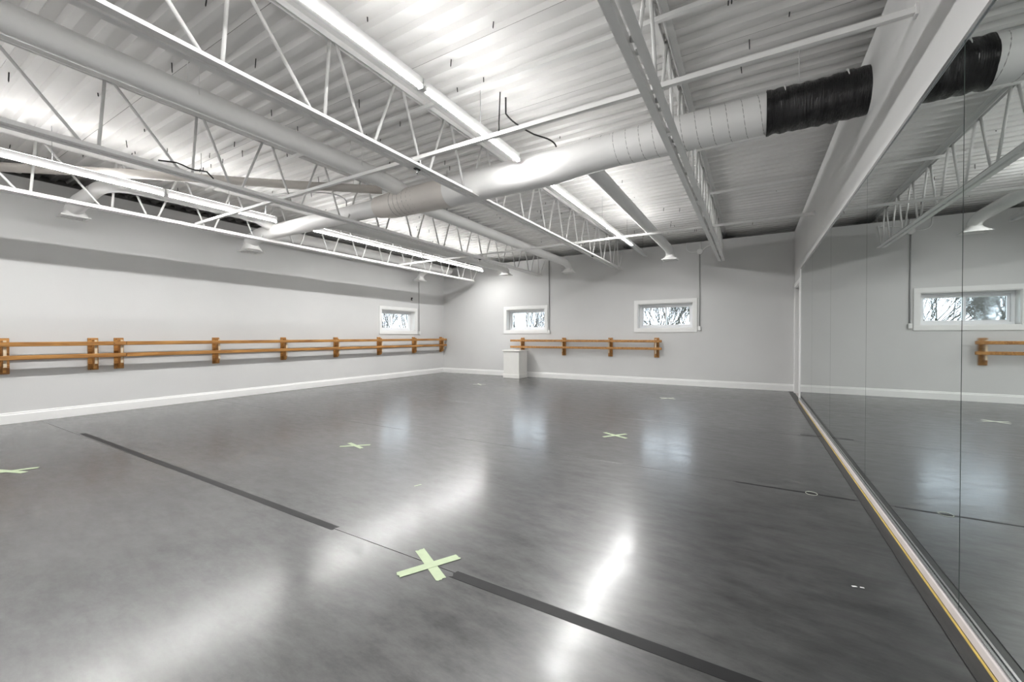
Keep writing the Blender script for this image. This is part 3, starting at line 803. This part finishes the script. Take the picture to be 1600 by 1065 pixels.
# ------------------------------------------------------------------ tape crosses on the floor
def cross(x, y, ends, wd, label, mt='green_tape', seed=1):
    r_ = thing('tape_cross', label, 'tape mark', (x, y, 0), 'tape crosses on the floor')
    for k, (a, b) in enumerate(ends):
        part(r_, 'tape_strip', strip((x + a[0], y + a[1]), (x + b[0], y + b[1]), wd, 0.0011 + 0.0008 * k, 0.0007, 0.012, seed + k), mt)
def xends(l, a1, a2):
    return [((-l / 2 * math.cos(a), -l / 2 * math.sin(a)), (l / 2 * math.cos(a), l / 2 * math.sin(a))) for a in (a1, a2)]
cross(-1.335, 1.492, [((-0.146, 0.082), (0.129, -0.067)), ((-0.072, -0.144), (0.076, 0.132))], 0.048, 'large pale green tape cross in the foreground', seed=11)
cross(-5.25, 0.80, xends(0.34, 0.35, 1.15), 0.045, 'pale green tape cross cut by the left edge of the picture', seed=21)
cross(-3.45, 2.755, xends(0.30, 0.75, -0.25), 0.040, 'pale green tape cross on the floor left of centre', 'green_tape', seed=31)
cross(-1.311, 4.487, xends(0.33, 0.95, -0.45), 0.042, 'pale green tape cross on the floor right of centre', seed=41)
cross(-1.294, 7.637, xends(0.30, 0.9, -0.3), 0.040, 'whitish tape cross near the far wall, right side', 'white_tape', seed=51)
cross(-5.40, 7.72, xends(0.30, 0.6, -0.7), 0.040, 'whitish tape cross near the white cabinet', 'white_tape', seed=61)
for k, (x, y, a, l) in enumerate([(-2.13, 2.25, 1.2, 0.06)]):
    solo('tape_scrap', strip((x - l / 2 * math.cos(a), y - l / 2 * math.sin(a)), (x + l / 2 * math.cos(a), y + l / 2 * math.sin(a)), 0.012, 0.001, 0.0007, 0.004, 71), 'green_tape', 'tiny scrap of green tape on the floor centre', 'tape mark', (x, y, 0))

for k, (x, y, a, l, lab) in enumerate([(0.390, 2.301, 0.35, 0.022, 'tiny white paper scrap near the mirrors, left of the pair'), (0.417, 2.307, 0.1, 0.018, 'tiny white paper scrap near the mirrors, right of the pair')]):
    solo('paper_scrap', strip((x - l / 2 * math.cos(a), y - l / 2 * math.sin(a)), (x + l / 2 * math.cos(a), y + l / 2 * math.sin(a)), 0.008, 0.001, 0.0007, 0.003, 81 + k), 'trim', lab, 'paper scrap', (x, y, 0))
q = MB(); q.tube([(0.359 + 0.034 * math.cos(t), 3.517 + 0.036 * math.sin(t), 0.0012) for t in [2 * math.pi * k / 24 for k in range(25)]], 0.0016, 5, False)
solo('chalk_ring', q, 'white_tape', 'small pale ring drawn over the floor seam near the mirrors', 'floor mark', (0.359, 3.517, 0))

# ------------------------------------------------------------------ wall conduits, sensor, cables
def conduit(label, xf, u, z0, z1, loc, boxz, extra=None):
    r_ = thing('wall_conduit', label, 'conduit', loc)
    q = MB(xf); q.tube([(u, 0.014, z0 + 0.03), (u, 0.014, z1)], 0.011, 10); part(r_, 'pipe', q, 'conduit')
    q = MB(xf); q.bbox(u - 0.026, u + 0.026, 0.0006, 0.045, z0 - 0.045, z0 + 0.045, 0.005); part(r_, 'outlet_box', q, 'trim')
    return r_
conduit('grey conduit dropping beside the left wall window', lx, 8.715, 1.20, ZW - 0.02, (XL0 - .07, 8.715, 1.15), 1.2)
conduit('grey conduit dropping beside the left far window', fx, -4.622, 1.215, ZW - 0.02, (-4.622, YF, 1.17), 1.2)
cr = conduit('grey conduit with round junction box beside the right far window', fx, -1.003, 1.27, 2.90, (-1.003, YF, 1.22), 1.2)
q = MB(fx); q.tube([(-1.003, 0.001, 2.94), (-1.003, 0.04, 2.94), (-1.003, 0.045, 2.94)], [0.058, 0.058, 0.05], 20); part(cr, 'junction_box', q, 'trim')
q = MB(fx); q.tube([(-1.05, 0.014, 2.94)] + bend((-1.12, 0.014, 2.94), (-1.28, 0.014, 2.94), (-1.28, 0.014, 3.08), 8) + [(-1.28, 0.014, 3.15)], 0.010, 8); part(cr, 'pipe', q, 'trim')
q = MB(fx); q.tube([(-0.955, 0.014, 2.96)] + bend((-0.93, 0.014, 2.98), (-0.86, 0.014, 3.06), (-0.72, 0.014, 3.06), 8) + [(-0.60, 0.014, 3.06)], 0.010, 8); part(cr, 'pipe', q, 'trim')
q = MB(fx); q.tube([(-0.99, 0.014, 2.99), (-0.99, 0.014, 3.155)], 0.010, 8); part(cr, 'pipe', q, 'trim')
sn = thing('wall_sensor', 'small dark sensor above the left wall window', 'sensor', (XL0 - .067, 8.43, 2.10))
q = MB(lx); q.bbox(8.405, 8.455, 0.0006, 0.03, 2.10, 2.18, 0.006); part(sn, 'case', q, 'black')
q = MB(lx); q.tube([(8.43, 0.03, 2.13), (8.43, 0.05, 2.12), (8.43, 0.055, 2.118)], [0.016, 0.014, 0.006], 12); part(sn, 'eye', q, 'trim')

def cable(name, pts, r, mt, label, cat='cable', loc=None):
    q = MB(); q.tube(pts, r, 8); loc = loc or pts[0]
    return solo(name, q, mt, label, cat, tuple(loc))
cable('power_cable', [Vector((-2.0, 3.30, ZD)), Vector((-2.0, 3.30, 3.2))] + bend((-2.0, 3.30, 3.18), (-1.98, 3.38, 3.12), (-1.86, 3.60, 3.08), 6) + bend((-1.80, 3.68, 3.07), (-1.72, 3.78, 3.06), (-1.71, 3.80, 3.0), 5), 0.008, 'black', 'dark cable drooping from the deck to the main duct near the right light')
cable('power_cable', [Vector((-2.0, 3.18, LZ + .074)), Vector((-2.0, 3.18, 3.05)), Vector((-2.0, 3.2, ZD))], 0.006, 'black', 'thin dark drop cable over the right light')
cable('flexible_conduit', [Vector((X1 - .02, 3.50, LZ + .074)), Vector((X1, 3.50, 3.15))] + bend((X1, 3.50, 3.16), (X1 + .02, 3.52, 3.27), (-5.9, 3.7, 3.26), 6) + bend((-5.7, 3.78, 3.25), (-5.25, 4.0, 3.24), (-5.2, 4.02, 3.1), 6) + [Vector((-5.2, 4.02, 2.93))], 0.008, 'conduit', 'dark flexible conduit arching over the left light to the duct')
cable('black_cord', [Vector((JX[1] + .05, 1.62, ZB + 0.06))] + [Vector((JX[1] + .07, 1.70 + 0.05 * k, ZB + 0.072 + 0.010 * math.sin(k * 1.3))) for k in range(7)] + [Vector((JX[1] + .02, 2.08, ZB + 0.05))], 0.007, 'black', 'black cord tied around the bottom chord of the second joist')
sp = thing('sprinkler_sensor', 'small black ball sensor hanging under the duct junction', 'sensor', (-3.55, 4.33, 2.86))
q = MB(); q.tube([(-3.55, 4.33, 2.905), (-3.55, 4.33, 2.90), (-3.55, 4.33, 2.885), (-3.55, 4.33, 2.865), (-3.55, 4.33, 2.85), (-3.55, 4.33, 2.845)], [.008, .02, .028, .028, .018, .006], 14); part(sp, 'ball', q, 'black')
q = MB(); q.tube([(-3.55, 4.33, 2.90), (-3.55, 4.33, ZD)], 0.004, 6); part(sp, 'stem', q, 'conduit')
def clamp_set(y, x, label):
    r_ = thing('beam_clamp', label, 'clamp', (x, y, ZB + 0.05))
    q = MB(); q.box(x - 0.015, x + 0.015, y - 0.03, y + 0.03, ZB - 0.012, ZB - 0.001); part(r_, 'plate', q, 'screw')
    q = MB(); q.tube([(x, y, ZB - 0.05), (x, y, ZB - 0.012)], 0.005, 8); part(r_, 'bolt', q, 'chrome')
    q = MB(); q.tube([(x, y, ZB - 0.020), (x, y, ZB - 0.012)], 0.013, 6); part(r_, 'nut', q, 'chrome')
clamp_set(2.86, JX[2], 'dark bolted clamp under the third joist where the front bridging bar meets it')
clamp_set(7.70, JX[2], 'dark bolted clamp under the third joist near the far wall')
clamp_set(6.84, JX[1], 'dark bolted clamp under the second joist near the far wall')

# ------------------------------------------------------------------ outdoors
mb = MB()
gv = []; gf = []; nx, ny = 24, 24
for j in range(ny + 1):
    for i in range(nx + 1):
        x = -90 + 180 * i / nx; y = -60 + 190 * j / ny
        d = max(0, max(y - 30, -x - 35)) / 60
        inside = (-9.2 < x < 2 and -4 < y < 12)
        gv.append((x, y, -0.25 + 1.6 * d * d * (3 - 2 * min(1, d)) if d < 1 else -0.25 + 1.6))
for j in range(ny):
    for i in range(nx):
        a = j * (nx + 1) + i; gf.append((a, a + 1, a + nx + 2, a + nx + 1))
mb.add(gv, gf, True)
g = struct('ground', mb, 'grass', 'dull green slope outside the windows')

def tree(x, y, h, seed, label, spread=0.55):
    r = random.Random(seed); q = MB(); cnt = [0]
    def seg(p, d, L, rad, lev):
        k = 2 if lev < 3 else 1; pts = [p]; dd = d.copy(); radii = [rad]
        for i in range(k):
            dd = (dd + Vector((r.uniform(-.22, .22), r.uniform(-.22, .22), r.uniform(-.08, .14)))).normalized()
            pts.append(pts[-1] + dd * (L / k)); radii.append(rad * (1 - 0.38 * (i + 1) / k))
        q.tube(pts, radii, 5 if lev < 2 else 3, False); cnt[0] += 1
        if lev >= 5: return
        nb = 3 if lev < 3 else 4
        for i in range(nb):
            a = r.uniform(0, 6.283); tl = r.uniform(0.35, 0.95) * (spread if lev else spread * 0.9)
            u = dd.cross(Vector((math.cos(a), math.sin(a), 0.2))).normalized()
            nd = (dd + u * tl + Vector((0, 0, 0.08))).normalized()
            f = 1.0 if i == 0 else r.uniform(0.45, 1.0)
            base = pts[-1] if f > 0.95 else pts[0].lerp(pts[-1], f)
            seg(base, nd, L * r.uniform(0.66, 0.86), radii[-1] * r.uniform(0.74, 0.96), lev + 1)
    for s_ in range(r.choice([2, 3])):
        a = r.uniform(0, 6.28)
        seg(Vector((x, y, -0.3)), Vector((math.cos(a) * .25, math.sin(a) * .25, 1)).normalized(), h * 0.24, 0.055 + 0.012 * h / 4, 0)
    solo('bare_tree', q, 'bark', label, 'tree', (x, y, -0.3), 'bare trees outside')
tp = [(-4.9, 17.6, 4.6, 'bare low tree seen in the mirror, right pane of the reflected window'), (-6.3, 22.5, 5.9, 'bare tree behind, seen in the mirror near the mullion'),
      (-4.0, 21.0, 5.3, 'bare tree seen in the mirror, left pane of the reflected window'), (-2.9, 17.0, 4.3, 'bare low tree outside the right far window'),
      (-3.5, 27.5, 7.3, 'distant bare tree outside the right far window'), (-7.8, 27.0, 7.6, 'distant bare tree farthest right in the reflected window'),
      (-9.9, 17.5, 4.5, 'bare low tree outside the left far window, left pane'), (-8.6, 16.6, 4.3, 'bare low tree outside the left far window, right pane'),
      (-13.5, 24.0, 6.5, 'distant bare tree behind the left far window'), (-18.5, 17.0, 4.9, 'bare low tree outside the left wall window'),
      (-23.0, 23.5, 6.5, 'distant bare tree outside the left wall window'), (-5.4, 33.0, 8.9, 'most distant tall bare tree beyond the far wall')]
for k, (x, y, h, l) in enumerate(tp): tree(x, y, h, 100 + k, l)
